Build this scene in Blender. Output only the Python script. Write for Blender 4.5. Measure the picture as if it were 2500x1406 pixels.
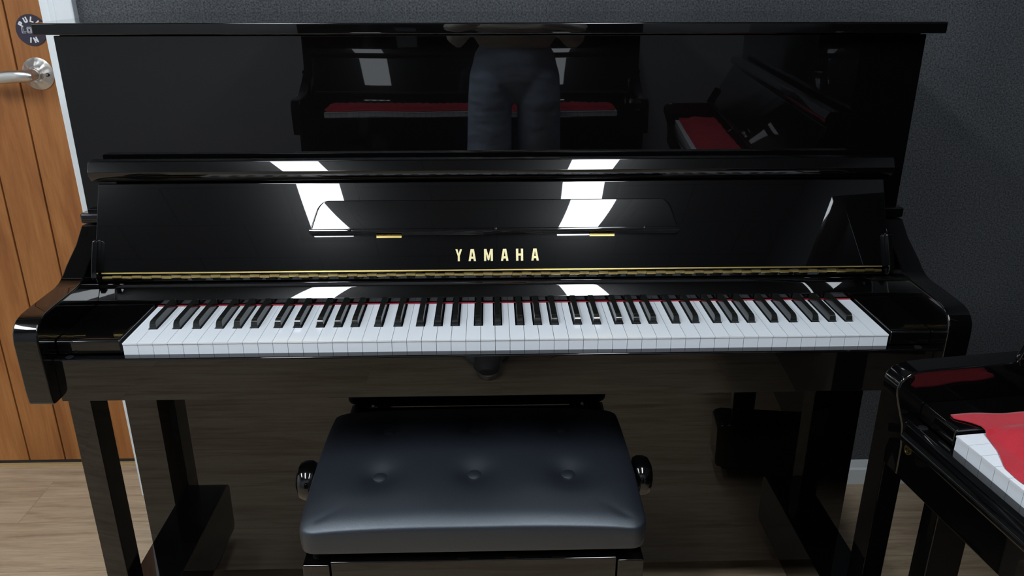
import bpy, bmesh, math, random
from mathutils import Vector, Matrix
random.seed(7)
sc = bpy.context.scene
for o in list(bpy.data.objects): bpy.data.objects.remove(o)
COL = sc.collection

# ------------------------------------------------------------------ camera
CAM = Vector((-0.02899, -1.17482, 1.28882))
YAW, PITCH, FPX = -0.02734, -0.37208, 1983.28
fwd = Vector((-math.sin(YAW)*math.cos(PITCH), math.cos(YAW)*math.cos(PITCH), math.sin(PITCH)))
rgt = Vector((math.cos(YAW), math.sin(YAW), 0)); upv = rgt.cross(fwd)
cam = bpy.data.cameras.new('camera'); co = bpy.data.objects.new('camera', cam); COL.objects.link(co)
cam.sensor_fit = 'HORIZONTAL'; cam.sensor_width = 36.0; cam.lens = 36.0*FPX/2500.0; cam.clip_start = 0.01
co.matrix_world = Matrix(((rgt.x, upv.x, -fwd.x, CAM.x), (rgt.y, upv.y, -fwd.y, CAM.y), (rgt.z, upv.z, -fwd.z, CAM.z), (0, 0, 0, 1)))
sc.camera = co
# ------------------------------------------------------------------ world, exposure
w = bpy.data.worlds.new('world'); sc.world = w; w.use_nodes = True
w.node_tree.nodes['Background'].inputs[0].default_value = (.75, .85, 1, 1)
w.node_tree.nodes['Background'].inputs[1].default_value = 0.02
sc.view_settings.view_transform = 'Standard'; sc.view_settings.look = 'None'
sc.view_settings.exposure = 0.0; sc.view_settings.gamma = 1.0; sc.view_settings.use_curve_mapping = False
LIGHT = 31.0                                    # radiance of the ceiling strip lights

# ------------------------------------------------------------------ materials
MATS = {}
def new(name):
    m = bpy.data.materials.new(name); m.use_nodes = True; MATS[name] = m
    return m, m.node_tree.nodes, m.node_tree.links, m.node_tree.nodes['Principled BSDF']
def setp(b, color=None, rough=None, metal=None, ior=None, **k):
    if color: b.inputs['Base Color'].default_value = (*color, 1)
    if rough is not None: b.inputs['Roughness'].default_value = rough
    if metal is not None: b.inputs['Metallic'].default_value = metal
    if ior is not None: b.inputs['IOR'].default_value = ior
    for a, v in k.items(): b.inputs[a.replace('_', ' ')].default_value = v
def noise(n, l, scale, detail=3, rough=.5, vec=None, kind='Object', scl=None):
    tc = n.new('ShaderNodeTexCoord'); mp = n.new('ShaderNodeMapping')
    l.new(tc.outputs[kind], mp.inputs[0])
    if scl: mp.inputs['Scale'].default_value = scl
    t = n.new('ShaderNodeTexNoise'); t.inputs['Scale'].default_value = scale
    t.inputs['Detail'].default_value = detail; t.inputs['Roughness'].default_value = rough
    l.new(mp.outputs[0], t.inputs['Vector']); return t
def bump(n, l, b, src, strength, dist):
    bp = n.new('ShaderNodeBump'); bp.inputs['Strength'].default_value = strength; bp.inputs['Distance'].default_value = dist
    l.new(src, bp.inputs['Height']); l.new(bp.outputs[0], b.inputs['Normal']); return bp
def ramp(n, l, src, stops):
    r = n.new('ShaderNodeValToRGB'); e = r.color_ramp.elements
    while len(e) < len(stops): e.new(.5)
    for x, (p, c) in zip(e, stops): x.position = p; x.color = (*c, 1)
    l.new(src, r.inputs[0]); return r
def plain(name, color, rough, **k):
    m, n, l, b = new(name); setp(b, color, rough, **k); return m

m, n, l, b = new('lacquer'); setp(b, (.0016, .0016, .0018), .2, ior=1.16)
b.inputs['Coat Weight'].default_value = 1; b.inputs['Coat Roughness'].default_value = .012; b.inputs['Coat IOR'].default_value = 1.57
t = noise(n, l, 5.0, 1); bp = n.new('ShaderNodeBump'); bp.inputs['Strength'].default_value = .05; bp.inputs['Distance'].default_value = .004
l.new(t.outputs[0], bp.inputs['Height']); l.new(bp.outputs[0], b.inputs['Coat Normal'])
plain('ivory', (.76, .80, .85), .12, ior=1.5)
plain('key_wood', (.35, .25, .14), .6)
plain('ebony', (.010, .011, .010), .12, ior=1.6)
plain('brass', (.62, .46, .17), .28, metal=1)
plain('gold_letter', (.80, .70, .38), .35, metal=.35)
plain('steel', (.62, .60, .57), .3, metal=1)
plain('felt_strip', (.30, .015, .03), .9)
plain('white_paint', (.82, .87, .90), .35)
plain('dark_metal', (.02, .02, .022), .35, metal=.6)
plain('rubber', (.02, .02, .02), .7)
plain('sign_black', (.035, .03, .055), .4)
plain('sign_white', (.85, .86, .88), .5)
plain('sign_grey', (.50, .50, .55), .5)
plain('threshold', (.50, .34, .16), .4)
plain('skin', (.55, .33, .24), .5, Subsurface_Weight=.1)
plain('hair', (.012, .009, .007), .45)
plain('lip', (.42, .16, .13), .4)
plain('shoe', (.10, .10, .105), .5)
plain('sole', (.55, .55, .52), .6)
plain('glass_black', (.01, .01, .012), .08)
plain('phone', (.03, .03, .035), .3)
plain('lens', (.005, .006, .01), .05, ior=1.6)
m, n, l, b = new('red_cloth'); setp(b, (.52, .014, .030), .95)
b.inputs['Sheen Weight'].default_value = .15
t = noise(n, l, 260, 2); bump(n, l, b, t.outputs[0], .5, .0015)
t2 = noise(n, l, 22, 3); r = ramp(n, l, t2.outputs[0], [(.3, (.38, .010, .022)), (.7, (.47, .016, .032))]); l.new(r.outputs[0], b.inputs['Base Color'])
m, n, l, b = new('leather'); setp(b, (.009, .011, .016), .44, ior=1.85); b.inputs['Specular Tint'].default_value = (.82, .91, 1, 1)
t = noise(n, l, 520, 3); bump(n, l, b, t.outputs[0], .22, .0006)
m, n, l, b = new('wall_felt'); setp(b, (.03, .035, .04), .98); b.inputs['Specular IOR Level'].default_value = .1
t = noise(n, l, 250, 4, .78); t2 = noise(n, l, 2.2, 2)
r = ramp(n, l, t.outputs[0], [(.36, (.036, .039, .042)), (.64, (.145, .155, .164))])
r2 = ramp(n, l, t2.outputs[0], [(.35, (.82, .82, .84)), (.65, (1.12, 1.12, 1.12))])
mx = n.new('ShaderNodeMix'); mx.data_type = 'RGBA'; mx.blend_type = 'MULTIPLY'; mx.inputs[0].default_value = 1
l.new(r.outputs[0], mx.inputs[6]); l.new(r2.outputs[0], mx.inputs[7]); l.new(mx.outputs[2], b.inputs['Base Color'])
bump(n, l, b, t.outputs[0], .6, .003)
m, n, l, b = new('wall_plaster'); setp(b, (.40, .41, .44), .8); t = noise(n, l, 90, 2); bump(n, l, b, t.outputs[0], .1, .002)
m, n, l, b = new('wall_side'); setp(b, (.10, .10, .11), .85); t = noise(n, l, 90, 2); bump(n, l, b, t.outputs[0], .1, .002)
# ceiling: white panels with thin dark joints
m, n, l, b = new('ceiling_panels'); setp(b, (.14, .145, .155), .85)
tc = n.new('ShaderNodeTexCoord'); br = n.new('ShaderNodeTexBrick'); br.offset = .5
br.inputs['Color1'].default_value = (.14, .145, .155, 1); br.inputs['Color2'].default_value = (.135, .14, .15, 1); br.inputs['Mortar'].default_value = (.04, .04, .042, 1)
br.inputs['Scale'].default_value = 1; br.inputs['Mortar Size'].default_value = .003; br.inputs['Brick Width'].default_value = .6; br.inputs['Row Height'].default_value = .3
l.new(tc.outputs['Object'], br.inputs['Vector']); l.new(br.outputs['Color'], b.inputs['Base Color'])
# floor: wide vinyl oak planks running left to right
m, n, l, b = new('oak_planks'); setp(b, rough=.42)
tc = n.new('ShaderNodeTexCoord'); br = n.new('ShaderNodeTexBrick'); br.offset = .37; br.offset_frequency = 2
br.inputs['Color1'].default_value = (0, 0, 0, 1); br.inputs['Color2'].default_value = (1, 1, 1, 1); br.inputs['Mortar'].default_value = (.5, .5, .5, 1)
br.inputs['Scale'].default_value = 1; br.inputs['Mortar Size'].default_value = .0012; br.inputs['Brick Width'].default_value = 1.22; br.inputs['Row Height'].default_value = .18
l.new(tc.outputs['Object'], br.inputs['Vector'])
vm = n.new('ShaderNodeVectorMath'); vm.operation = 'MULTIPLY_ADD'; vm.inputs[1].default_value = (1.2, 14, 1)
cx = n.new('ShaderNodeCombineXYZ'); l.new(br.outputs['Color'], cx.inputs[0]); l.new(br.outputs['Color'], cx.inputs[2])
sm = n.new('ShaderNodeVectorMath'); sm.operation = 'SCALE'; sm.inputs['Scale'].default_value = 9; l.new(cx.outputs[0], sm.inputs[0])
l.new(tc.outputs['Object'], vm.inputs[0]); l.new(sm.outputs[0], vm.inputs[2])
g1 = n.new('ShaderNodeTexNoise'); g1.inputs['Scale'].default_value = 2.2; g1.inputs['Detail'].default_value = 7; g1.inputs['Roughness'].default_value = .68; g1.inputs['Distortion'].default_value = .6
l.new(vm.outputs[0], g1.inputs['Vector'])
r = ramp(n, l, g1.outputs[0], [(.28, (.29, .195, .122)), (.42, (.44, .325, .215)), (.55, (.55, .425, .292)), (.75, (.63, .505, .36))])
g2 = n.new('ShaderNodeTexNoise'); g2.inputs['Scale'].default_value = 9; g2.inputs['Detail'].default_value = 8; g2.inputs['Roughness'].default_value = .7
l.new(vm.outputs[0], g2.inputs['Vector'])
r2 = ramp(n, l, g2.outputs[0], [(.3, (.72, .70, .68)), (.6, (1.05, 1.05, 1.05))])
mx = n.new('ShaderNodeMix'); mx.data_type = 'RGBA'; mx.blend_type = 'MULTIPLY'; mx.inputs[0].default_value = .8
l.new(r.outputs[0], mx.inputs[6]); l.new(r2.outputs[0], mx.inputs[7])
jm = n.new('ShaderNodeMix'); jm.data_type = 'RGBA'; jm.inputs[7].default_value = (.10, .07, .05, 1); l.new(mx.outputs[2], jm.inputs[6])
fm = n.new('ShaderNodeMath'); fm.operation = 'MULTIPLY'; fm.inputs[1].default_value = .28; l.new(br.outputs['Fac'], fm.inputs[0]); l.new(fm.outputs[0], jm.inputs[0])
l.new(jm.outputs[2], b.inputs['Base Color']); bump(n, l, b, g2.outputs[0], .08, .001)
# door: warm teak boards, grain up and down
m, n, l, b = new('teak'); setp(b, rough=.5)
t = noise(n, l, 1.6, 6, .6, scl=(9, 9, .9)); t.inputs['Distortion'].default_value = 1.2
t2 = noise(n, l, 5, 6, .7, scl=(34, 34, 1.5))
r = ramp(n, l, t.outputs[0], [(.3, (.27, .092, .022)), (.5, (.39, .152, .040)), (.68, (.48, .208, .062))])
r2 = ramp(n, l, t2.outputs[0], [(.3, (.78, .74, .70)), (.65, (1.06, 1.06, 1.06))])
mx = n.new('ShaderNodeMix'); mx.data_type = 'RGBA'; mx.blend_type = 'MULTIPLY'; mx.inputs[0].default_value = .9
l.new(r.outputs[0], mx.inputs[6]); l.new(r2.outputs[0], mx.inputs[7]); l.new(mx.outputs[2], b.inputs['Base Color']); bump(n, l, b, t2.outputs[0], .15, .001)
plain('teak_groove', (.06, .025, .01), .8)
m, n, l, b = new('denim'); setp(b, (.48, .60, .80), .9)
t = noise(n, l, 5, 2, .5, scl=(1, 1, 2.6)); bump(n, l, b, t.outputs[0], .8, .03)
m, n, l, b = new('shirt_cloth'); setp(b, (.72, .69, .65), .9)
t = noise(n, l, 7, 2, .5, scl=(1, 1, 2)); bump(n, l, b, t.outputs[0], .9, .03)
m, n, l, b = new('light_diffuser'); b.inputs['Emission Color'].default_value = (.88, .945, 1, 1); b.inputs['Emission Strength'].default_value = LIGHT; setp(b, (.8, .8, .8), .5)

# ------------------------------------------------------------------ mesh helpers
def link(name, me, mat, parent=None, wn=True, smooth=True):
    o = bpy.data.objects.new(name, me); COL.objects.link(o)
    me.materials.append(MATS[mat])
    if smooth:
        me.polygons.foreach_set('use_smooth', [True]*len(me.polygons))
        me.set_sharp_from_angle(angle=math.radians(35))
    if wn:
        md = o.modifiers.new('wn', 'WEIGHTED_NORMAL'); md.keep_sharp = True
    if parent: o.parent = parent
    return o
def build(name, bm, mat, parent=None, bev=0, seg=2, wn=True, smooth=True):
    if bev:
        bmesh.ops.remove_doubles(bm, verts=bm.verts, dist=1e-6)
        es = [e for e in bm.edges if len(e.link_faces) == 2 and e.calc_face_angle(0) > math.radians(30)]
        bmesh.ops.bevel(bm, geom=es, offset=bev, segments=seg, profile=.5, affect='EDGES', clamp_overlap=True)
    bmesh.ops.recalc_face_normals(bm, faces=bm.faces)
    me = bpy.data.meshes.new(name); bm.to_mesh(me); bm.free()
    return link(name, me, mat, parent, wn, smooth)
def box(bm, x0, x1, y0, y1, z0, z1, M=None):
    vs = [bm.verts.new(v) for v in ((x0,y0,z0),(x1,y0,z0),(x1,y1,z0),(x0,y1,z0),(x0,y0,z1),(x1,y0,z1),(x1,y1,z1),(x0,y1,z1))]
    if M: 
        for v in vs: v.co = M @ v.co
    for f in ((0,3,2,1),(4,5,6,7),(0,1,5,4),(1,2,6,5),(2,3,7,6),(3,0,4,7)): bm.faces.new([vs[i] for i in f])
    return vs
def bx(name, mat, parent, x0, x1, y0, y1, z0, z1, bev=.0015, seg=2, M=None):
    bm = bmesh.new(); box(bm, x0, x1, y0, y1, z0, z1, M); return build(name, bm, mat, parent, bev, seg)
def prism(bm, poly, a, b_, axis='X', M=None):
    """extrude a 2D polygon; axis X: poly=(y,z); Y: poly=(x,z); Z: poly=(x,y)"""
    def P(p, t): return Vector({'X': (t, p[0], p[1]), 'Y': (p[0], t, p[1]), 'Z': (p[0], p[1], t)}[axis])
    A = [bm.verts.new(M @ P(p, a) if M else P(p, a)) for p in poly]; B = [bm.verts.new(M @ P(p, b_) if M else P(p, b_)) for p in poly]
    k = len(poly)
    bm.faces.new(A); bm.faces.new(B[::-1])
    for i in range(k): bm.faces.new((A[i], B[i], B[(i+1) % k], A[(i+1) % k]))
def pr(name, mat, parent, poly, a, b_, axis='X', bev=.0015, seg=2, M=None):
    bm = bmesh.new(); prism(bm, poly, a, b_, axis, M); return build(name, bm, mat, parent, bev, seg)
def lathe(bm, prof, M, seg=32):
    """prof: (radius, height) along local Z of M"""
    rings = []
    for r_, h in prof:
        if r_ < 1e-6: rings.append([bm.verts.new(M @ Vector((0, 0, h)))])
        else: rings.append([bm.verts.new(M @ Vector((r_*math.cos(2*math.pi*i/seg), r_*math.sin(2*math.pi*i/seg), h))) for i in range(seg)])
    for A, B in zip(rings, rings[1:]):
        for i in range(seg):
            j = (i+1) % seg
            if len(A) == 1 and len(B) == 1: continue
            if len(A) == 1: bm.faces.new((A[0], B[i], B[j]))
            elif len(B) == 1: bm.faces.new((A[i], A[j], B[0]))
            else: bm.faces.new((A[i], A[j], B[j], B[i]))
def frame_to(z, origin=(0, 0, 0)):
    z = Vector(z).normalized(); x = Vector((0, 0, 1)).cross(z)
    if x.length < 1e-4: x = Vector((1, 0, 0))
    x.normalize(); y = z.cross(x)
    return Matrix(((x.x, y.x, z.x, origin[0]), (x.y, y.y, z.y, origin[1]), (x.z, y.z, z.z, origin[2]), (0, 0, 0, 1)))
def tube(bm, pts, rads, seg=14, sq=(1, 1), up=None):
    """lofted tube with rounded ends; rads float or (a,b)"""
    pts = [Vector(p) for p in pts]; rings = []
    for i, p in enumerate(pts):
        d = (pts[min(i+1, len(pts)-1)] - pts[max(i-1, 0)]).normalized()
        u = Vector(up) if up else Vector((0, 1, 0))
        if abs(d.dot(u)) > .95: u = Vector((1, 0, 0))
        x = u.cross(d).normalized(); y = d.cross(x)
        r_ = rads[i]; ra, rb = (r_ if isinstance(r_, tuple) else (r_, r_))
        rings.append((p, x, y, ra, rb, d))
    def ring(p, x, y, ra, rb): return [bm.verts.new(p + x*ra*math.cos(2*math.pi*k/seg) + y*rb*math.sin(2*math.pi*k/seg)) for k in range(seg)]
    R = []
    p, x, y, ra, rb, d = rings[0]; m_ = min(ra, rb)
    c0 = bm.verts.new(p - d*m_*.9)
    R.append(ring(p - d*m_*.6, x, y, ra*.7, rb*.7))
    for q in rings: R.append(ring(*q[:5]))
    p, x, y, ra, rb, d = rings[-1]; m_ = min(ra, rb)
    R.append(ring(p + d*m_*.6, x, y, ra*.7, rb*.7)); c1 = bm.verts.new(p + d*m_*.9)
    for k in range(seg):
        j = (k+1) % seg
        bm.faces.new((c0, R[0][j], R[0][k])); bm.faces.new((c1, R[-1][k], R[-1][j]))
        for A, B in zip(R, R[1:]): bm.faces.new((A[k], A[j], B[j], B[k]))
def thing(name, label, cat, loc=(0, 0, 0), rz=0, group=None):
    o = bpy.data.objects.new(name, None); COL.objects.link(o); o.location = loc; o.rotation_euler = (0, 0, rz)
    o.empty_display_size = .1; o['label'] = label; o['category'] = cat
    if group: o['group'] = group
    return o
def tag(o, label, cat, group=None):
    o['label'] = label; o['category'] = cat
    if group: o['group'] = group
    return o
def struct(o): o['kind'] = 'structure'; return o
def arc(cx, cy, r_, a0, a1, k):
    return [(cx + r_*math.cos(math.radians(a0+(a1-a0)*i/k)), cy + r_*math.sin(math.radians(a0+(a1-a0)*i/k))) for i in range(k+1)]

# ------------------------------------------------------------------ the room
HT = 2.4; XL, XR, YF, YB = -2.6, 1.40, -2.50, .66
struct(bx('floor', 'oak_planks', None, XL, XR, YF, 1.1, -.05, 0, 0))
struct(bx('ceiling', 'ceiling_panels', None, XL, XR, YF, 1.1, HT, HT+.05, 0))
bm = bmesh.new(); box(bm, -.90, XR, YB, YB+.25, 0, HT); box(bm, XL, -1.93, YB, YB+.25, 0, HT); box(bm, -1.93, -.90, YB, YB+.25, 2.06, HT)
struct(build('wall_back', bm, 'wall_felt'))
struct(bx('wall_left', 'white_paint', None, XL-.1, XL, YF, 1.1, 0, HT, 0))
struct(bx('wall_right', 'wall_side', None, XR, XR+.1, YF, 1.1, 0, HT, 0))
struct(bx('wall_front', 'wall_plaster', None, XL, XR, YF-.1, YF, 0, HT, 0))
pr('baseboard_back', 'white_paint', None, [(YB-.014, 0), (YB, 0), (YB, .070), (YB-.006, .070), (YB-.009, .050), (YB-.014, .046)], -.88, XR, bev=.001)
struct(bpy.data.objects['baseboard_back'])
struct(bx('baseboard_front', 'white_paint', None, XL, XR, YF, YF+.014, 0, .07))
# casing round the doorway: stepped profile, jamb behind it
def casing(name, x_in, sgn):
    poly = [(x_in, YB-.012), (x_in, YB+.20), (x_in+sgn*.010, YB+.20), (x_in+sgn*.010, YB), (x_in+sgn*.072, YB), (x_in+sgn*.072, YB-.020), (x_in+sgn*.066, YB-.022),
            (x_in+sgn*.034, YB-.020), (x_in+sgn*.030, YB-.014), (x_in+sgn*.022, YB-.017), (x_in+sgn*.018, YB-.012)]
    return struct(pr(name, 'white_paint', None, poly, 0, 2.06, 'Z', bev=.0012))
tr = casing('trim_1', -.955, 1)
for v in tr.data.vertices: v.co.x -= .0105*v.co.z      # the frame stands slightly out of plumb
casing('trim_2', -1.872, -1)
struct(bx('trim_3', 'white_paint', None, -1.944, -.894, YB-.02, YB+.2, 2.06, 2.13))
struct(bx('trim_4', 'threshold', None, -1.87, -.966, .792, .86, -.01, .006, .002))
# door of upright boards
bm = bmesh.new(); x = -.967
edges = [-.967, -1.028] + [-1.028-.098*k for k in range(1, 9)] + [-1.87]
for a, c in zip(edges, edges[1:]): box(bm, c+.0016, a-.0016, .800, .838, .016, 2.05)
door = struct(build('door_1', bm, 'teak', None, .002, 2))
bx('backing_board', 'teak_groove', door, -1.868, -.969, .806, .836, .018, 2.048, 0)
bx('door_sweep', 'rubber', door, -1.866, -.970, .803, .835, .004, .0178, .001)
h = bpy.data.objects.new('door_handle', None); COL.objects.link(h); h.parent = door
bm = bmesh.new(); HM = frame_to((0, -1, 0), (-1.078, .80, 1.066))
lathe(bm, [(0, 0), (.036, 0), (.0365, .003), (.033, .0050), (.030, .0072), (.026, .0098), (.022, .0122), (.0185, .015), (0, .015)], HM, 48)
for v in bm.verts:
    q = HM.inverted() @ v.co; rr = math.hypot(q.x, q.y)
    if .015 < rr < .035: q.z += .0011*math.cos(8*math.atan2(q.y, q.x))*math.sin(math.pi*(rr-.015)/.021); v.co = HM @ q
ros = build('rose', bm, 'steel', h)
bm = bmesh.new(); lathe(bm, [(0, .014), (.0145, .014), (.0145, .024), (.0135, .025), (.0125, .025), (.0125, .058), (0, .058)], HM, 32)
build('neck', bm, 'steel', h)
bm = bmesh.new(); tube(bm, [(-1.074, .748, 1.066), (-1.096, .744, 1.066), (-1.115, .745, 1.065), (-1.150, .748, 1.062), (-1.190, .750, 1.060)],
     [(.0135, .0135), (.0140, .010), (.0140, .0075), (.0138, .007), (.013, .0065)], 24); build('lever', bm, 'steel', h)
bm = bmesh.new(); lathe(bm, [(0, .0), (.0042, .0), (.0042, .0125), (.003, .0125), (.003, .0105), (0, .0105)], frame_to((0, -1, 0), (-1.053, .80, 1.064)), 16)
build('keyhole', bm, 'dark_metal', h)
# round sign on the door
sign = thing('door_sign', 'small round black PULL IN sign on the wooden door above its handle', 'sign', (-1.074, .799, 1.163))
bm = bmesh.new(); lathe(bm, [(0, 0), (.0335, 0), (.0345, .0005), (.0345, .0015), (.034, .002), (0, .002)], frame_to((0, -1, 0)), 64); build('disc', bm, 'sign_black', sign)
STROKE = {'P': [[(0,0),(0,1)], [(0,1),(.5,1),(.62,.88),(.62,.62),(.5,.5),(0,.5)]], 'U': [[(0,1),(0,.2),(.15,0),(.5,0),(.65,.2),(.65,1)]],
          'L': [[(0,1),(0,0),(.6,0)]], 'I': [[(0,0),(0,1)]], 'N': [[(0,0),(0,1),(.65,0),(.65,1)]], 'O': [[(0,.15),(0,.85),(.15,1),(.6,1),(.75,.85),(.75,.15),(.6,0),(.15,0),(0,.15)]]}
def stroke_letter(bm, ch, M, hgt, th, dep0):
    dep = dep0
    """letter drawn in the XZ plane of M, baseline centred, facing -Y"""
    ws = max(p[0] for s in STROKE[ch] for p in s)
    for s in STROKE[ch]:
        for (ax, az), (cx_, cz) in zip(s, s[1:]):
            A = Vector(((ax-ws/2)*hgt, 0, (az-.5)*hgt)); B = Vector(((cx_-ws/2)*hgt, 0, (cz-.5)*hgt)); d = (B-A); L = d.length; d.normalize()
            nn = Vector((-d.z, 0, d.x)); A = A - d*th*.5; B = B + d*th*.5
            dep += .00006
            vs = [bm.verts.new(M @ (p + Vector((0, y, 0)))) for y in (dep-dep0, -dep) for p in (A-nn*th/2, B-nn*th/2, B+nn*th/2, A+nn*th/2)]
            for f in ((0,1,2,3),(7,6,5,4),(0,4,5,1),(1,5,6,2),(2,6,7,3),(3,7,4,0)): bm.faces.new([vs[i] for i in f])
bm = bmesh.new()
def on_arc(ch, ang, r_, flip=False):
    a = math.radians(ang); p = Vector((r_*math.cos(a), -.002, r_*math.sin(a))); rot = a - math.pi/2 + (math.pi if flip else 0)
    stroke_letter(bm, ch, Matrix.Translation(p) @ Matrix.Rotation(-rot, 4, 'Y'), .0090, .0030, .0006)
for ch, a in zip('PULL', (146, 110, 74, 38)): on_arc(ch, a, .0235)
build('pull_lettering', bm, 'sign_white', sign, wn=False, smooth=False); bm = bmesh.new()
for ch, a in zip('IN', (258, 288)): on_arc(ch, a, .0225, True)
build('in_lettering', bm, 'sign_white', sign, wn=False, smooth=False)
bm = bmesh.new()
stroke_letter(bm, 'L', Matrix.Translation((-.0165, -.002, .000)), .0125, .0016, .0006)
stroke_letter(bm, 'L', Matrix.Translation((-.0140, -.0023, .0022)), .0105, .0010, .0006)
stroke_letter(bm, 'O', Matrix.Translation((-.0035, -.002, .000)), .0125, .0016, .0006)
stroke_letter(bm, 'O', Matrix.Translation((-.0035, -.0023, .000)), .0075, .0012, .0006)
build('outlined_letters', bm, 'sign_grey', sign, wn=False, smooth=False)

# ceiling strip lights
LY0, LY1 = -1.87, -.46
LXS = ((-1.80, -1.38, -.25, 'white ceiling strip light, leftmost of the three, glowing on the left key block'), (-.785, LY0, LY1, 'white ceiling strip light mirrored left of centre on the piano fallboard'),
       (.385, LY0, LY1, 'white ceiling strip light mirrored right of centre on the piano fallboard'))
for lx, a, c, lab in LXS:
    t = thing('ceiling_light', lab, 'light', (lx, (a+c)/2, HT), 0, 'strip lights on the ceiling')
    bm = bmesh.new(); hl = (c-a)/2
    box(bm, -.160, -.092, -hl-.05, hl+.05, -.03, 0); box(bm, .092, .160, -hl-.05, hl+.05, -.03, 0); box(bm, -.092, .092, -hl-.05, -hl, -.03, 0); box(bm, -.092, .092, hl, hl+.05, -.03, 0)
    build('frame', bm, 'dark_metal', t, smooth=False); bx('diffuser', 'light_diffuser', t, -.0915, .0915, -hl+.0005, hl-.0005, -.034, -.004, .002)

# ------------------------------------------------------------------ the upright piano
TILT = math.radians(27)
FB0 = Vector((0, .14, .805)); FT = Vector((0, math.sin(TILT), math.cos(TILT))); FN = Vector((0, -math.cos(TILT), math.sin(TILT)))
FM = Matrix(((1, FN.x, FT.x, 0), (0, FN.y, FT.y, FB0.y), (0, FN.z, FT.z, FB0.z), (0, 0, 0, 1)))      # local (x, out, up-the-board)
ZK = .743; WK = .0235; K0 = -.611
WHITE = 'ABCDEFG'
BOFF = {'A': .0045, 'C': -.0040, 'D': .0045, 'F': -.0055, 'G': 0.0}           # black key right of this white key
def white_key_mesh(left_cut, right_cut):
    w_ = WK - .0007; yb = .0530; L = .158
    pts = [(0, 0), (w_, 0)]
    if right_cut is not None: pts += [(w_, yb), (w_-right_cut, yb), (w_-right_cut, L)]
    else: pts += [(w_, L)]
    if left_cut is not None: pts += [(left_cut, L), (left_cut, yb), (0, yb)]
    else: pts += [(0, L)]
    bm = bmesh.new(); prism(bm, pts, ZK-.0024, ZK, 'Z'); 
    es = [e for e in bm.edges if len(e.link_faces) == 2 and e.calc_face_angle(0) > .5]
    bmesh.ops.bevel(bm, geom=es, offset=.0007, segments=2, profile=.5, affect='EDGES', clamp_overlap=True)
    bm2 = bmesh.new(); pts2 = [(x, max(y, .0012)) for x, y in pts]; prism(bm, pts2, ZK-.0235, ZK-.0022, 'Z')
    bmesh.ops.recalc_face_normals(bm, faces=bm.faces)
    me = bpy.data.meshes.new('white_key'); bm.to_mesh(me); bm.free(); me.materials.append(MATS['ivory'])
    me.polygons.foreach_set('use_smooth', [True]*len(me.polygons)); me.set_sharp_from_angle(angle=math.radians(35))
    return me
def black_key_mesh():
    bm = bmesh.new()
    prof = [(.0545, -.004), (.0545, 0), (.0560, .0085), (.0580, .0112), (.0605, .0124), (.070, .0128), (.1525, .0128), (.1525, -.004)]
    hw0, hw1 = .0058, .0044
    A = []; B = []
    for y, z in prof:
        hw = hw0 + (hw1-hw0)*max(0, z)/.0128
        A.append(bm.verts.new((-hw, y, ZK+z))); B.append(bm.verts.new((hw, y, ZK+z)))
    k = len(prof); bm.faces.new(A); bm.faces.new(B[::-1])
    for i in range(k): bm.faces.new((A[i], B[i], B[(i+1) % k], A[(i+1) % k]))
    es = [e for e in bm.edges if len(e.link_faces) == 2 and e.calc_face_angle(0) > .9 and max(v.co.z for v in e.verts) > ZK+.005]
    bmesh.ops.bevel(bm, geom=es, offset=.0018, segments=4, profile=.5, affect='EDGES', clamp_overlap=True)
    bmesh.ops.recalc_face_normals(bm, faces=bm.faces)
    me = bpy.data.meshes.new('black_key'); bm.to_mesh(me); bm.free(); me.materials.append(MATS['ebony'])
    me.polygons.foreach_set('use_smooth', [True]*len(me.polygons)); me.set_sharp_from_angle(angle=math.radians(40))
    return me
BKM = black_key_mesh(); WKM = {}
def cut_for(off): return off
def place_keys(root):
    for i in range(52):
        nme = WHITE[i % 7]; prev = WHITE[(i-1) % 7]
        rc = (.0074 - BOFF[nme]) if nme in BOFF and i < 51 else None
        lc = (.0074 + BOFF[prev]) if prev in BOFF and i > 0 else None
        key = (lc, rc)
        if key not in WKM: WKM[key] = white_key_mesh(lc, rc)
        o = bpy.data.objects.new('white_key', WKM[key]); COL.objects.link(o); o.parent = root; o.location = (K0 + i*WK + .00035, 0, 0)
        if rc is not None:
            o = bpy.data.objects.new('black_key', BKM); COL.objects.link(o); o.parent = root; o.location = (K0 + (i+1)*WK + BOFF[nme], 0, 0)
def letter(bm, ch, x0, x1, z0, z1):
    """bold condensed capitals as plates standing on the fallboard plane"""
    w_, h_ = x1-x0, z1-z0; s = .30*w_ if ch != 'M' else .24*w_
    dd = [0]
    def poly(pts):
        dd[0] += .00004; prism(bm, [(x0+a*w_, z0+c*h_) for a, c in pts], 0.0003, .0012+dd[0], 'Y', FM)
    if ch == 'Y': poly([(0,1),(.36,.42),(.36,0),(.66,0),(.66,.42),(1,1),(.70,1),(.51,.62),(.32,1)])
    elif ch == 'A':
        poly([(0,0),(.28,1),(.5,1),(.5,.80),(.29,0)]); poly([(1,0),(.72,1),(.5,1),(.5,.80),(.71,0)]); poly([(.30,.20),(.70,.20),(.66,.38),(.34,.38)])
    elif ch == 'M':
        poly([(0,0),(0,1),(.28,1),(.5,.40),(.5,.06),(.42,.06),(.24,.60),(.24,0)]); poly([(1,0),(1,1),(.72,1),(.5,.40),(.5,.06),(.58,.06),(.76,.60),(.76,0)])
    elif ch == 'H': poly([(0,0),(0,1),(.32,1),(.32,.60),(.68,.60),(.68,1),(1,1),(1,0),(.68,0),(.68,.42),(.32,.42),(.32,0)])

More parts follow.
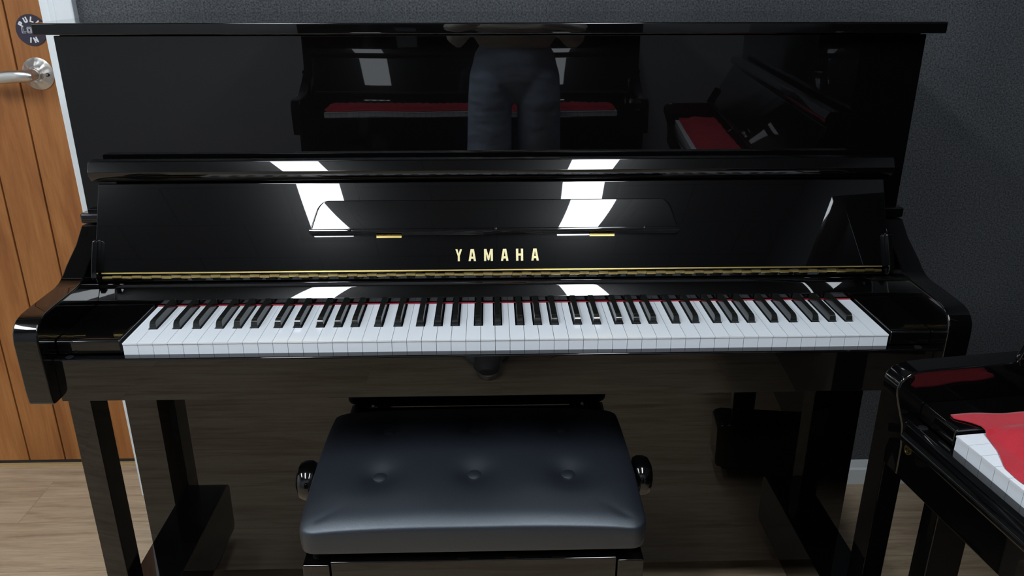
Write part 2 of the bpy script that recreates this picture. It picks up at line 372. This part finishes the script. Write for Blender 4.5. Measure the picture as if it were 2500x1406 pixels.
def make_piano(label, loc, rz, hw=.735, sx=0.0, moulded=False, letters=True, shelf=True, metal='brass'):
    L, R_ = sx-hw, sx+hw; T = .034 if moulded else .038
    p = thing('upright_piano', label, 'piano', loc, rz)
    Q = 'lacquer'
    # case
    bx('lid', Q, p, L-.018, R_+.018, .224, .616, 1.1915, 1.210, .0022, 3)
    for s, a, c in ((-1, L, L+T), (1, R_-T, R_)):
        bx('side_panel', Q, p, a, c, .2725, .600, .075, 1.1915, .002)
        prof = [(-.0165, .637), (-.0175, .680), (-.022, .715), (-.033, .745), (-.0385, .762), (-.0395, .772), (-.037, .782), (-.030, .790), (-.020, .7945), (-.008, .797), (.02, .798), (.190, .801), (.205, .804), (.222, .815), (.240, .840), (.250, .870), (.2715, .870), (.2715, .637)] if moulded else [(-.040, .660), (-.042, .68), (-.043, .765), (-.0405, .778), (-.034, .788), (-.024, .795), (-.010, .7985), (.02, .800), (.095, .801), (.112, .804), (.128, .811), (.145, .822),
                (.19, .845), (.222, .870), (.2715, .870), (.2715, .655), (-.030, .655), (-.037, .657)]
        pr('arm', Q, p, prof, a, c, bev=.0028, seg=3)
        bx('side_moulding', Q, p, a-.002 if s < 0 else a-.004, c+.004 if s < 0 else c+.002, .226, .2515, .8715, .890, .004, 3)
        bx('leg', Q, p, a, c, .064, .120, .160, .655, .002)
        ti = .095
        t0, t1 = (L, L+ti) if s < 0 else (R_-ti, R_)
        toe = pr('toe_block', Q, p, [(.04, .03), (.032, .04), (.03, .145), (.036, .155), (.05, .1595), (.60, .1595), (.60, .03)], t0, t1, bev=.002)
        for yy in (.07, .55):
            bm = bmesh.new(); lathe(bm, [(0, -.012), (.02, -.012), (.0215, -.008), (.0215, .008), (.02, .012), (0, .012)], frame_to((1, 0, 0), ((t0+t1)/2, yy, .0215)), 24)
            build('caster', bm, 'dark_metal', p)
        # key block and its lower step with the round pad
        k0, k1 = (L+T, K0-.003) if s < 0 else (-K0+.003, R_-T)
        pr('key_block', Q, p, [(.001, .725), (.001, .745), (.004, .7485), (.008, .7492), (.150, .7492), (.150, .725)], k0+.0006, k1-.0006, bev=.0016, seg=3)
        bm = bmesh.new(); lathe(bm, [(0, 0), (.0062, 0), (.0062, .0010), (.0045, .0016), (0, .0018)], Matrix.Translation((k0+.022 if s < 0 else k1-.022, -.0075, .7237)), 24)
        build('screw', bm, 'dark_metal', p)
        # black metal bracket beside the fallboard
        e0, e1 = (sx-.688+.001, sx-.679+.001) if s < 0 else (sx+.676, sx+.685)
        bm = bmesh.new(); prism(bm, [(.0, .060), (.006, .062), (.014, .058), (.014, .004), (.012, -.006), (.004, -.012), (-.004, -.010), (-.006, .0)], e0, e1, 'X', FM)
        build('fallboard_bracket', bm, Q, p, .0015, 2)
    bx('upper_panel', Q, p, L+.0006, R_-.0006, .252, .272, .8725, 1.1885, .0015)
    bx('lower_panel', Q, p, L+.0006, R_-.0006, .252, .272, .085, .6545, .0015)
    bx('inner_panel', Q, p, L+T, R_-T, .2525, .272, .655, .8715, .001)
    bx('bottom_board', Q, p, L+T, R_-T, .272, .60, .085, .105, .001)
    bx('back_frame', 'dark_metal', p, L+T, R_-T, .585, .612, .105, 1.193, .001)
    bx('keybed', Q, p, L+T, R_-T, .002, .252, .655, .700, .002)
    if moulded: sl = [(-.016, .636), (-.016, .690), (-.021, .694), (-.022, .700), (-.018, .708), (-.018, .719), (-.013, .7235), (.0006, .7235), (.0006, .636)]
    else: sl = [(-.016, .650), (-.016, .7215), (-.0145, .7235), (.0006, .7235), (.0006, .650)]
    pr('key_slip', Q, p, sl, L+T, R_-T, bev=.0012)
    # rail behind the keys with its sloping face
    pr('key_rail', Q, p, [(.155, .738), (.155, .7535), (.1675, .7695), (.1687, .776), (.171, .7795), (.176, .781), (.176, .790), (.160, .797), (.150, .799), (.150, .803), (.2515, .803), (.2515, .738)], L+T, R_-T, bev=.0008)
    bx('felt_strip', 'felt_strip', p, K0, -K0, .1497, .1530, ZK+.0002, ZK+.0017, .0006)
    place_keys(p)
    # fallboard, leaning back, with its projecting lip
    fx0, fx1 = sx-.687, sx+.682
    fb = bpy.data.objects.new('fallboard', None); COL.objects.link(fb); fb.parent = p
    pr('board', Q, fb, [(0, .004), (0, .1575), (-.0015, .1605), (-.018, .1605), (-.018, .0)], fx0, fx1, bev=.0012, M=Matrix(((1,0,0,0),(0,FN.y,FT.y,FB0.y),(0,FN.z,FT.z,FB0.z),(0,0,0,1))))
    lipz = [(.2145, .9495), (.2110, .9530), (.2070, .9575), (.2040, .9625), (.2028, .9690), (.2075, .9772), (.2122, .9850), (.2145, .9858), (.2330, .9858), (.2350, .984), (.2360, .955), (.2280, .948)]
    pr('lip', Q, fb, lipz, sx-.6975, sx+.694, bev=.0006)
    # brass piano hinge: two leaves and a row of knuckles
    bm = bmesh.new(); prism(bm, [(.0002, .0052), (.0010, .0052), (.0010, .0030), (.0002, .0030)], fx0+.012, fx1-.012, 'X', FM); build('hinge_leaf', bm, metal, fb, smooth=False)
    bm = bmesh.new(); x = fx0+.014; i = 0
    while x < fx1-.016:
        x2 = min(x+.0166, fx1-.014)
        lathe(bm, [(0, .0002), (.0028, .0002), (.0028, x2-x-.0002), (0, x2-x-.0002)], Matrix.Translation((0, .1383+(.0004 if i % 2 else 0), .8022+(.0009 if i % 2 else 0))) @ frame_to((1, 0, 0), (x, 0, 0)), 10)
        x = x2; i += 1
    build('hinge_knuckles', bm, metal, fb, smooth=False, wn=False)
    # small folding music shelf
    if shelf:
        sh = bpy.data.objects.new('music_shelf', None); COL.objects.link(sh); sh.parent = fb
        s0, s1 = -.319+sx*0-.019, .277+.019; z0, z1 = .0735, .1255
        outl = [(s0, z0)] + [(s0+.006, z0+.016), (s0+.013, z0+.033)] + arc(s0+.030, z1-.014, .014, 160, 90, 6) + arc(s1-.030, z1-.014, .014, 90, 20, 6) + [(s1-.013, z0+.033), (s1-.006, z0+.016), (s1, z0)]
        bm = bmesh.new(); rows = []; HS = z1-z0; NR = 36
        for k in range(NR+1):
            q = (k/NR) if 0 < k < NR else (.004 if k == 0 else .996)
            q = q if 0 < k < NR else round(q); t_ = z0+HS*q
            # outline narrows upward with rounded shoulders
            ins = .013*(q*1.2) if q < .62 else .013*.744 + .020*((q-.62)/.38)**1.0*.30 + .014*(1-math.sqrt(max(0, 1-((q-.62)/.38)**2)))
            h = .0125 - .0030*q*q; e = .0016
            hh = h if 0 < k < NR else h-e
            xa, xb = s0+ins, s1-ins
            rows.append([bm.verts.new(FM @ Vector(v)) for v in ((xa, .0015, t_), (xa, h-e, t_), (xa+.0004, h-.0006 if hh == h else h-e, t_), (xa+e, hh, t_), (xa+e+.002, hh, t_), (xb-e-.002, hh, t_), (xb-e, hh, t_), (xb-.0004, h-.0006 if hh == h else h-e, t_), (xb, h-e, t_), (xb, .0015, t_))])
        for A, B in zip(rows, rows[1:]):
            for k in range(10): bm.faces.new((A[k], A[(k+1) % 10], B[(k+1) % 10], B[k]))
        bm.faces.new(rows[0]); bm.faces.new(rows[-1][::-1])
        build('shelf_board', bm, Q, sh, 0, wn=False)
        bm = bmesh.new(); prism(bm, [(.0005, z0-.0055), (.0150, z0-.0055), (.0162, z0-.0042), (.0162, z0+.0005), (.0150, z0+.0015), (.0005, z0+.0015)], s0-.001, s1+.001, 'X', FM); build('shelf_ledge', bm, Q, sh, .0009, 2)
        for hx in (-.2045, .1642):
            bm = bmesh.new()
            for k in range(5):
                lathe(bm, [(0, 0), (.0016, 0), (.0016, .0083), (0, .0083)], FM @ Matrix.Translation((hx-.0215+k*.0087, .002, z0-.0072)) @ frame_to((1, 0, 0)), 10)
            prism(bm, [(.0002, z0-.012), (.0008, z0-.012), (.0008, z0-.007), (.0002, z0-.007)], hx-.0215, hx+.0215, 'X', FM)
            build('hinge', bm, 'brass', sh, wn=False)
        for hx in (-.27, -.0198, .235):
            bm = bmesh.new(); lathe(bm, [(0, 0), (.0030, 0), (.0030, .002), (.0016, .004), (0, .0042)], FM @ Matrix.Translation((hx, .0162, z0-.001)) @ frame_to((0, 1, 0)), 14)
            build('pad', bm, 'dark_metal', sh)
    if letters:
        bm = bmesh.new()
        for ch, a, c in zip('YAMAHA', (-.0903, -.0677, -.0409, -.0119, .0143, .0405), (-.0789, -.0548, -.0258, .0011, .0266, .0536)):
            letter(bm, ch, a, c, .0195, .0405)
        build('gold_lettering', bm, 'gold_letter', fb, smooth=False, wn=False)
    # pedals
    for px in (-.10, 0, .10):
        bm = bmesh.new(); tube(bm, [(sx+px, .27, .062), (sx+px, .20, .060), (sx+px, .15, .058), (sx+px, .115, .055)], [(.009, .004), (.011, .0045), (.017, .005), (.014, .0045)], 16, up=(0, 0, 1)); build('pedal', bm, 'brass', p)
    if moulded:
        bm = bmesh.new(); M0 = frame_to((0, -1, 0), (-.671, -.0162, .685))
        lathe(bm, [(.0056, 0), (.0066, 0), (.0066, .0012), (.0056, .0012), (.0056, 0)], M0, 32)
        stp = [(-.0028, .0028), (.001, .0036), (.0016, .0008), (-.0016, -.0008), (-.001, -.0036), (.0028, -.0028)]
        for (ax, az), (cx_, cz) in zip(stp, stp[1:]):
            A = Vector((-.671+ax, -.0162, .685+az)); B = Vector((-.671+cx_, -.0162, .685+cz)); d = (B-A).normalized(); nn = Vector((-d.z, 0, d.x))*.0007
            vs = [bm.verts.new(v + Vector((0, y, 0))) for y in (0, -.0012) for v in (A-nn, B-nn, B+nn, A+nn)]
            for f in ((0,1,2,3),(7,6,5,4),(0,4,5,1),(1,5,6,2),(2,6,7,3),(3,7,4,0)): bm.faces.new([vs[i] for i in f])
        build('round_badge', bm, 'brass', p, wn=False, smooth=False)
    return p

make_piano('glossy black upright piano with gold lettering and bare keys behind the stool', (0, 0, 0), 0, .735, -.017)
make_piano('glossy black upright piano cropped at the right edge, keys under red cloth', (.628, -.910, 0), math.atan2(-.993, .119), .718, 0, True, False, False, 'dark_metal')
make_piano('black upright piano mirrored in the panel behind the person, red cloth on its keys', (-.105, -1.742, 0), math.pi, .735, 0, False, False, False, 'dark_metal')

# ------------------------------------------------------------------ red key cloths
def key_cloth(label, loc, rz, x0, x1, yfun, yb, seed):
    rnd = random.Random(seed); bm = bmesh.new(); nx, ny = 260, 34
    ph = [rnd.random()*6.28 for _ in range(6)]
    grid = []
    for i in range(nx+1):
        u = i/nx; x = x0+(x1-x0)*u; row = []
        y0 = yfun(x) ; y1 = yb + .0012*math.sin(60*x+ph[0]) + .0008*rnd.random()
        for j in range(ny+1):
            v = j/ny; y = y0+(y1-y0)*v
            z = ZK + .0015
            # lifts over the black keys behind their fronts, sags between
            lift = max(0, min(1, (y-.038)/.022))*max(0, min(1, (.622-abs(x))/.03)); z += lift*(.0142 + .0009*math.sin(150*x+ph[1]))
            z += .0012*math.sin(18*x+ph[2]+30*y)*(.35+.65*v) + .0009*math.sin(47*x+ph[3]-60*y)
            z = max(z, ZK+.0012 + lift*.0131)
            z = max(z, .7503 + .0004*math.sin(70*x)) if abs(x) > .604 else z
            if v > .93: z += .0015*math.sin(210*x+ph[4])
            xe = x + (.10*y + .0015*math.sin(90*y+ph[5]))*max(0, 1-(x-x0)/.05) if x0 < -.62 else x
            row.append(bm.verts.new((xe, y, z)))
        grid.append(row)
    for i in range(nx):
        for j in range(ny): bm.faces.new((grid[i][j], grid[i+1][j], grid[i+1][j+1], grid[i][j+1]))
    o = build('key_cloth', bm, 'red_cloth', None, wn=False)
    o.location = loc; o.rotation_euler = (0, 0, rz)
    md = o.modifiers.new('s', 'SOLIDIFY'); md.thickness = .0014; md.offset = 1
    tag(o, label, 'cloth', 'red cloths laid on piano keys'); return o
def yf_right(x):
    # wavy front edge near the far end of the keyboard
    pts = [(-.650, .016), (-.640, .014), (-.628, .028), (-.615, .036), (-.600, .034), (-.570, .025), (-.535, .008), (-.510, .006), (-.47, .012), (-.40, .018), (-.30, .012), (.0, .016), (.7, .014)]
    for (a, b_), (c, d) in zip(pts, pts[1:]):
        if x <= c: return b_ + (d-b_)*(max(x, a)-a)/(c-a)
    return .014
key_cloth('red felt cloth rumpled over the keys at the right edge of the photo', (.628, -.910, 0), math.atan2(-.993, .119), -.650, .612, yf_right, .146, 3)
key_cloth('red felt cloth over keys, mirrored behind the person in the upper panel', (-.105, -1.742, 0), math.pi, -.606, .612, lambda x: .012+.002*math.sin(9*x), .146, 5)

# ------------------------------------------------------------------ the stool
def make_stool():
    s = thing('piano_stool', 'black padded leather stool with buttons in front of the lettered piano', 'stool', (-.060, .0225, 0))
    HX, HY, ZB, ZT, CR = .265, .1775, .4565, .500, .022
    bm = bmesh.new(); N, Mn = 96, 72
    btn = [(bx_, by_) for by_ in (-.062, .078) for bx_ in (-.1545, .0, .1545)]
    def top(x, y):
        u, v = abs(x/HX), abs(y/HY)
        z = ZT + .010*(1-u**3.5) + .025*(1-v**2.2)*(1-.35*u**4) - .006*max(0, (v-.84)/.16)**2 - .004*max(0, (u-.92)/.08)**2 - .004*(1-u**3.5)*0
        for a, c in btn:
            d2 = (x-a)**2+(y-c)**2; d = math.sqrt(d2)
            z -= .0105*math.exp(-d2/(2*.019**2)) + .0065*math.exp(-d2/(2*.050**2))
        # creases running in from the corners
        cu, cv = HX-abs(x), HY-abs(y)
        if .012 < cu < .10 and .012 < cv < .10:
            dd = abs(cu*.62-cv); z -= .0035*math.exp(-(dd/.0045)**2)*max(0, 1-max(cu, cv)/.07)*min(1, (min(cu, cv)-.012)/.01)
        return z
    def sgnpow(t, k): return math.copysign(abs(t)**k, t)
    g = []
    for i in range(N+1):
        u = -1+2*i/N; u = math.copysign(1-(1-abs(u))**1.35, u); row = []
        for j in range(Mn+1):
            v = -1+2*j/Mn; v = math.copysign(1-(1-abs(v))**1.35, v)
            x, y = HX*u, HY*v
            ax_, ay_ = abs(x)-(HX-CR), abs(y)-(HY-CR)
            if ax_ > 0 and ay_ > 0:
                k_ = max(ax_, ay_)/math.hypot(ax_, ay_); x = math.copysign(HX-CR+ax_*k_, x); y = math.copysign(HY-CR+ay_*k_, y)
            z = top(x, y); row.append(bm.verts.new((x, y, z)))
        g.append(row)
    for i in range(N):
        for j in range(Mn): bm.faces.new((g[i][j], g[i+1][j], g[i+1][j+1], g[i][j+1]))
    ring = [g[i][0] for i in range(N+1)] + [g[N][j] for j in range(1, Mn+1)] + [g[i][Mn] for i in range(N-1, -1, -1)] + [g[0][j] for j in range(Mn-1, 0, -1)]
    prev = ring
    for k, (out, dz) in enumerate(((.0022, -.0022), (.0030, -.006), (.0036, -.018), (.0034, -.028), (.0030, -.035), (.0026, -.0415), (.0020, -.0430), (.0006, -.0438))):
        cur = []
        for v in ring:
            x, y = v.co.x, v.co.y
            ax_, ay_ = max(0, abs(x)-(HX-CR)), max(0, abs(y)-(HY-CR)); ln = math.hypot(ax_, ay_)
            ox, oy = (math.copysign(out*ax_/ln, x), math.copysign(out*ay_/ln, y))
            cur.append(bm.verts.new((x+ox, y+oy, v.co.z*(1-min(1, -dz/.03)) + ZT*min(1, -dz/.03) + dz)))
        for a in range(len(ring)):
            c = (a+1) % len(ring); bm.faces.new((prev[a], prev[c], cur[c], cur[a]))
        prev = cur
    bm.faces.new(prev)
    me_o = build('seat', bm, 'leather', s, wn=False)
    me_o.data.set_sharp_from_angle(angle=math.radians(50))
    sm_ = me_o.modifiers.new('smooth', 'SMOOTH'); sm_.iterations = 3; sm_.factor = .5
    for a, c in btn:
        bm = bmesh.new(); zc = top(a, c)
        lathe(bm, [(0, zc-.004), (.0118, zc-.002), (.0124, zc+.0005), (.0112, zc+.0028), (.0075, zc+.0044), (0, zc+.0050)], Matrix.Translation((a, c, 0)), 28)
        build('button', bm, 'leather', me_o)
    # frame
    Q = 'lacquer'
    for X in (-1, 1):
        for Y in (-1, 1):
            x0, x1 = sorted((X*.265, X*(.265-.041))); y0, y1 = sorted((Y*.1775, Y*(.1775-.041)))
            bx('leg', Q, s, x0, x1, y0, y1, 0, .434, .0022, 3)
            bm = bmesh.new(); lathe(bm, [(0, .434), (.0068, .434), (.0068, .4350), (.0055, .4356), (0, .4358)], Matrix.Translation((X*.246, Y*.155, 0)), 24)
            build('stud', bm, 'dark_metal', s)
    for Y in (-1, 1):
        y0, y1 = sorted((Y*.1725, Y*.150)); bx('apron', Q, s, -.2235, .2235, y0, y1, .335, .4355, .0022, 3)
    for X in (-1, 1):
        x0, x1 = sorted((X*.260, X*.238)); bx('apron', Q, s, x0, x1, -.136, .136, .335, .4355, .0022, 3)
    bm = bmesh.new(); box(bm, -.22, .22, -.13, .13, .425, .4300)
    for xx in (-.19, .19): box(bm, xx-.012, xx+.012, -.12, .12, .430, .4563)
    build('lift_mechanism', bm, 'dark_metal', s)
    bm = bmesh.new()
    for xx in (-.018, .058, .134): box(bm, xx-.010, xx+.010, -.165, -.150, .4500, .4563)
    build('guide_pad', bm, 'threshold', s)
    for X in (-1, 1):
        bm = bmesh.new(); M = frame_to((X, 0, 0), (0, 0, .4640)) @ Matrix.Identity(4)
        bx0 = .262
        lathe(bm, [(0, bx0-.0), (.007, bx0-.0), (.007, bx0+.012), (.022, bx0+.0125), (.031, bx0+.015), (.0345, bx0+.021), (.0345, bx0+.032), (.031, bx0+.040), (.022, bx0+.045), (.010, bx0+.0475), (0, bx0+.048)],
              frame_to((X, 0, 0), (0, .006, .4640)), 40)
        build('knob', bm, Q, s)
    return s
make_stool()

# ------------------------------------------------------------------ the person taking the picture (seen mirrored)
PX, PY = .068, -1.50
person = thing('person', 'person in loose blue jeans and grey shirt mirrored in the piano panel', 'person', (PX, PY, 0))
def ell(bm, c, r_, seg=24, rings=14, M=None):
    vs = []
    for i in range(rings+1):
        th = math.pi*i/rings; rr = math.sin(th)
        if i in (0, rings): vs.append([bm.verts.new(Vector(c)+Vector((0, 0, r_[2]*math.cos(th))))]); continue
        vs.append([bm.verts.new(Vector(c)+Vector((r_[0]*rr*math.cos(2*math.pi*k/seg), r_[1]*rr*math.sin(2*math.pi*k/seg), r_[2]*math.cos(th)))) for k in range(seg)])
    for A, B in zip(vs, vs[1:]):
        for k in range(seg):
            j = (k+1) % seg
            if len(A) == 1: bm.faces.new((A[0], B[k], B[j]))
            elif len(B) == 1: bm.faces.new((A[k], B[0], A[j]))
            else: bm.faces.new((A[k], B[k], B[j], A[j]))
def remesh(o, vox, it=6):
    md = o.modifiers.new('r', 'REMESH'); md.mode = 'VOXEL'; md.voxel_size = vox; md.use_smooth_shade = True
    s = o.modifiers.new('s', 'SMOOTH'); s.iterations = it; s.factor = .6
bm = bmesh.new()
V = lambda x, y, z: (x, y, z)
tube(bm, [V(0,0,.985), V(0,.0,1.02), V(0,.005,1.08), V(0,.01,1.22), V(0,0,1.34), V(0,-.01,1.385)], [(.12,.08), (.125,.085), (.125,.09), (.15,.10), (.155,.088), (.10,.06)], 28)
tube(bm, [V(0,-.01,1.36), V(0,0,1.43), V(0,.015,1.49)], [.056, .05, .05], 18)
# head, tipped towards the phone
ell(bm, V(0,.035,1.575), (.073,.090,.104)); ell(bm, V(0,.075,1.525), (.050,.050,.050))
tube(bm, [V(0,.125,1.585), V(0,.142,1.556), V(0,.138,1.548)], [.008, .012, .010], 10)
for s in (-1, 1):
    ell(bm, V(s*.075,.030,1.570), (.008,.018,.030), 12, 8); ell(bm, V(s*.030,.112,1.582), (.013,.010,.009), 12, 8)
tube(bm, [V(-.020,.125,1.520), V(0,.131,1.519), V(.020,.125,1.520)], [.005, .007, .005], 8)
# phone frame: centre and axes in person space
PC = CAM + rgt*.050 - upv*.014 - fwd*.0100 - Vector((PX, PY, 0))
for s in (-1, 1):
    sh = Vector((s*.165, -.005, 1.345)); el = Vector((s*.215, .045, 1.075)); end = PC + rgt*(s*.078) - upv*.012 - fwd*.030
    wr = end + (el-end).normalized()*.085
    tube(bm, [sh, sh.lerp(el, .3), sh.lerp(el, .7), el, el.lerp(wr, .3), el.lerp(wr, .75), wr], [.056, .048, .042, .038, .039, .031, .027], 16)
    tube(bm, [wr, wr.lerp(end, .5), end], [(.026, .020), (.036, .017), (.036, .014)], 16, up=tuple(rgt))
    for k, (du, ln) in enumerate(((.020, .040), (.006, .045), (-.008, .042), (-.021, .034))):      # four fingers behind the phone, curling over its edge
        b0 = end + rgt*(s*.012) + upv*du + fwd*.004
        b1 = b0 + rgt*(s*.006) + fwd*(ln*.45); b2 = b1 - rgt*(s*ln*.35) + fwd*.004
        b1 = b0 + rgt*(s*.010) + fwd*.008
        b2 = b1 + fwd*.010 - rgt*(s*.004)
        tube(bm, [b0, b1, b2], [.0085, .0080, .0070], 10)
    t0 = end - upv*.020 - fwd*.004; t1 = end - rgt*(s*.014) - upv*.004 - fwd*.006; t2 = t1 - rgt*(s*.018) + upv*.010
    tube(bm, [t0, t1, t2], [.011, .0095, .0085], 10)
# legs inside the trousers
for s in (-1, 1):
    bk = -.20 if s > 0 else 0
    tube(bm, [V(s*.085,0,.90), V(s*.095,.005+bk*.3,.66), V(s*.095,.01+bk*.55,.48), V(s*.10,-.01+bk*.78,.30), V(s*.10,-.01+bk,.10)], [.062, .058, .050, .050, .038], 18)
    tube(bm, [V(s*.10,-.02+bk,.06), V(s*.105,.05+bk,.045), V(s*.11,.13+bk,.032)], [(.036,.036), (.038,.028), (.036,.018)], 16)
body = build('body', bm, 'skin', person, wn=False); remesh(body, .0055, 3)
# jeans: waist to hips, two wide legs
bm = bmesh.new()
tube(bm, [V(0,0,1.005), V(0,0,.97), V(0,0,.94), V(0,0,.905), V(0,.0,.890)], [(.150,.115), (.158,.120), (.168,.122), (.172,.118), (.160,.085)], 36, up=(0, 1, 0))
for s in (-1, 1):
    bk = -.20 if s > 0 else 0
    tube(bm, [V(s*.088,0,.92), V(s*.094,.0,.84), V(s*.097,.002+bk*.15,.74), V(s*.102,.005+bk*.45,.55), V(s*.112,bk*.72,.35), V(s*.118,-.005+bk,.15), V(s*.12,-.005+bk,.05)],
         [(.084,.112), (.084,.116), (.085,.112), (.088,.100), (.088,.098), (.092,.105), (.096,.108)], 28, up=(0, 1, 0))
jeans = build('jeans', bm, 'denim', person, wn=False); remesh(jeans, .007, 3)
bm = bmesh.new()
tube(bm, [V(0,.004,1.085), V(0,.006,1.18), V(0,.01,1.24), V(0,.0,1.35), V(0,-.01,1.40)], [(.168,.126), (.170,.124), (.178,.122), (.178,.105), (.085,.062)], 32, up=(0, 1, 0))
for s in (-1, 1):
    sh = Vector((s*.165, -.005, 1.345)); el = Vector((s*.215, .045, 1.075))
    wr2 = el.lerp(PC + rgt*(s*.078) - upv*.012, .55)
    tube(bm, [sh - Vector((s*.03, 0, -.01)), sh.lerp(el, .15), sh.lerp(el, .5), sh.lerp(el, .9), el, el.lerp(wr2, .3), wr2], [.076, .076, .066, .056, .054, .051, .044], 20)
shirt = build('shirt', bm, 'shirt_cloth', person, wn=False); remesh(shirt, .010, 4)
for s in (-1, 1):
    bm = bmesh.new(); ell(bm, V(s*.029,.1145,1.588), (.0130,.0085,.0060), 16, 10); ey = build('eye', bm, 'sign_white', person, wn=False)
    bm = bmesh.new(); ell(bm, V(s*.029,.1218,1.5865), (.0055,.0022,.0052), 14, 8); build('iris', bm, 'hair', ey, wn=False)
    bm = bmesh.new(); tube(bm, [V(s*.015,.124,1.604), V(s*.030,.122,1.609), V(s*.046,.108,1.604)], [(.003,.003)]*3, 8); build('eyebrow', bm, 'hair', person, wn=False)
bm = bmesh.new(); tube(bm, [V(-.021,.124,1.5215), V(0,.1335,1.522), V(.021,.124,1.5215)], [.0035, .0052, .0035], 10); tube(bm, [V(-.017,.1235,1.5155), V(0,.1325,1.5145), V(.017,.1235,1.5155)], [.003, .0052, .003], 10)
build('lips', bm, 'lip', person, wn=False)
bm = bmesh.new(); ell(bm, V(0,.018,1.600), (.083,.095,.098)); ell(bm, V(0,-.03,1.56), (.075,.06,.10))
hair = build('hair', bm, 'hair', person, wn=False); remesh(hair, .006, 4)
for s in (-1, 1):
    bm = bmesh.new(); bk = -.20 if s > 0 else 0
    tube(bm, [V(s*.105,-.05+bk,.055), V(s*.108,.02+bk,.058), V(s*.112,.09+bk,.046), V(s*.116,.165+bk,.036), V(s*.117,.19+bk,.033)], [(.040,.048), (.043,.050), (.047,.036), (.046,.026), (.034,.020)], 22, up=(0, 0, 1))
    sho = build('shoe', bm, 'shoe', person, wn=False)
    bm = bmesh.new(); pts = []
    for k in range(28):
        a = 2*math.pi*k/28; pts.append((s*.111+.048*math.cos(a)*(1 if math.sin(a) > -.2 else .9), .068+bk+.148*math.sin(a)))
    prism(bm, pts, 0, .018, 'Z'); build('sole', bm, 'sole', sho, bev=.003)
# phone
phone = thing('smartphone', 'black phone held up in both hands by the person', 'phone', PC + Vector((PX, PY, 0)))
R3 = Matrix(((rgt.x, fwd.x, upv.x), (rgt.y, fwd.y, upv.y), (rgt.z, fwd.z, upv.z))).to_4x4()
phone.matrix_world = Matrix.Translation(PC + Vector((PX, PY, 0))) @ R3
bx('shell', 'phone', phone, -.0735, .0735, -.004, .004, -.036, .036, .003, 3)
bx('screen', 'glass_black', phone, -.070, .070, -.0046, -.0041, -.033, .033, .0002)
for lx, lz in ((-.050, .014), (-.050, -.008), (-.033, .003)):
    bm = bmesh.new(); lathe(bm, [(0, 0), (.0065, 0), (.0065, .0018), (.005, .002), (0, .002)], Matrix.Translation((lx, .0041, lz)) @ frame_to((0, 1, 0)), 20); build('lens', bm, 'lens', phone)
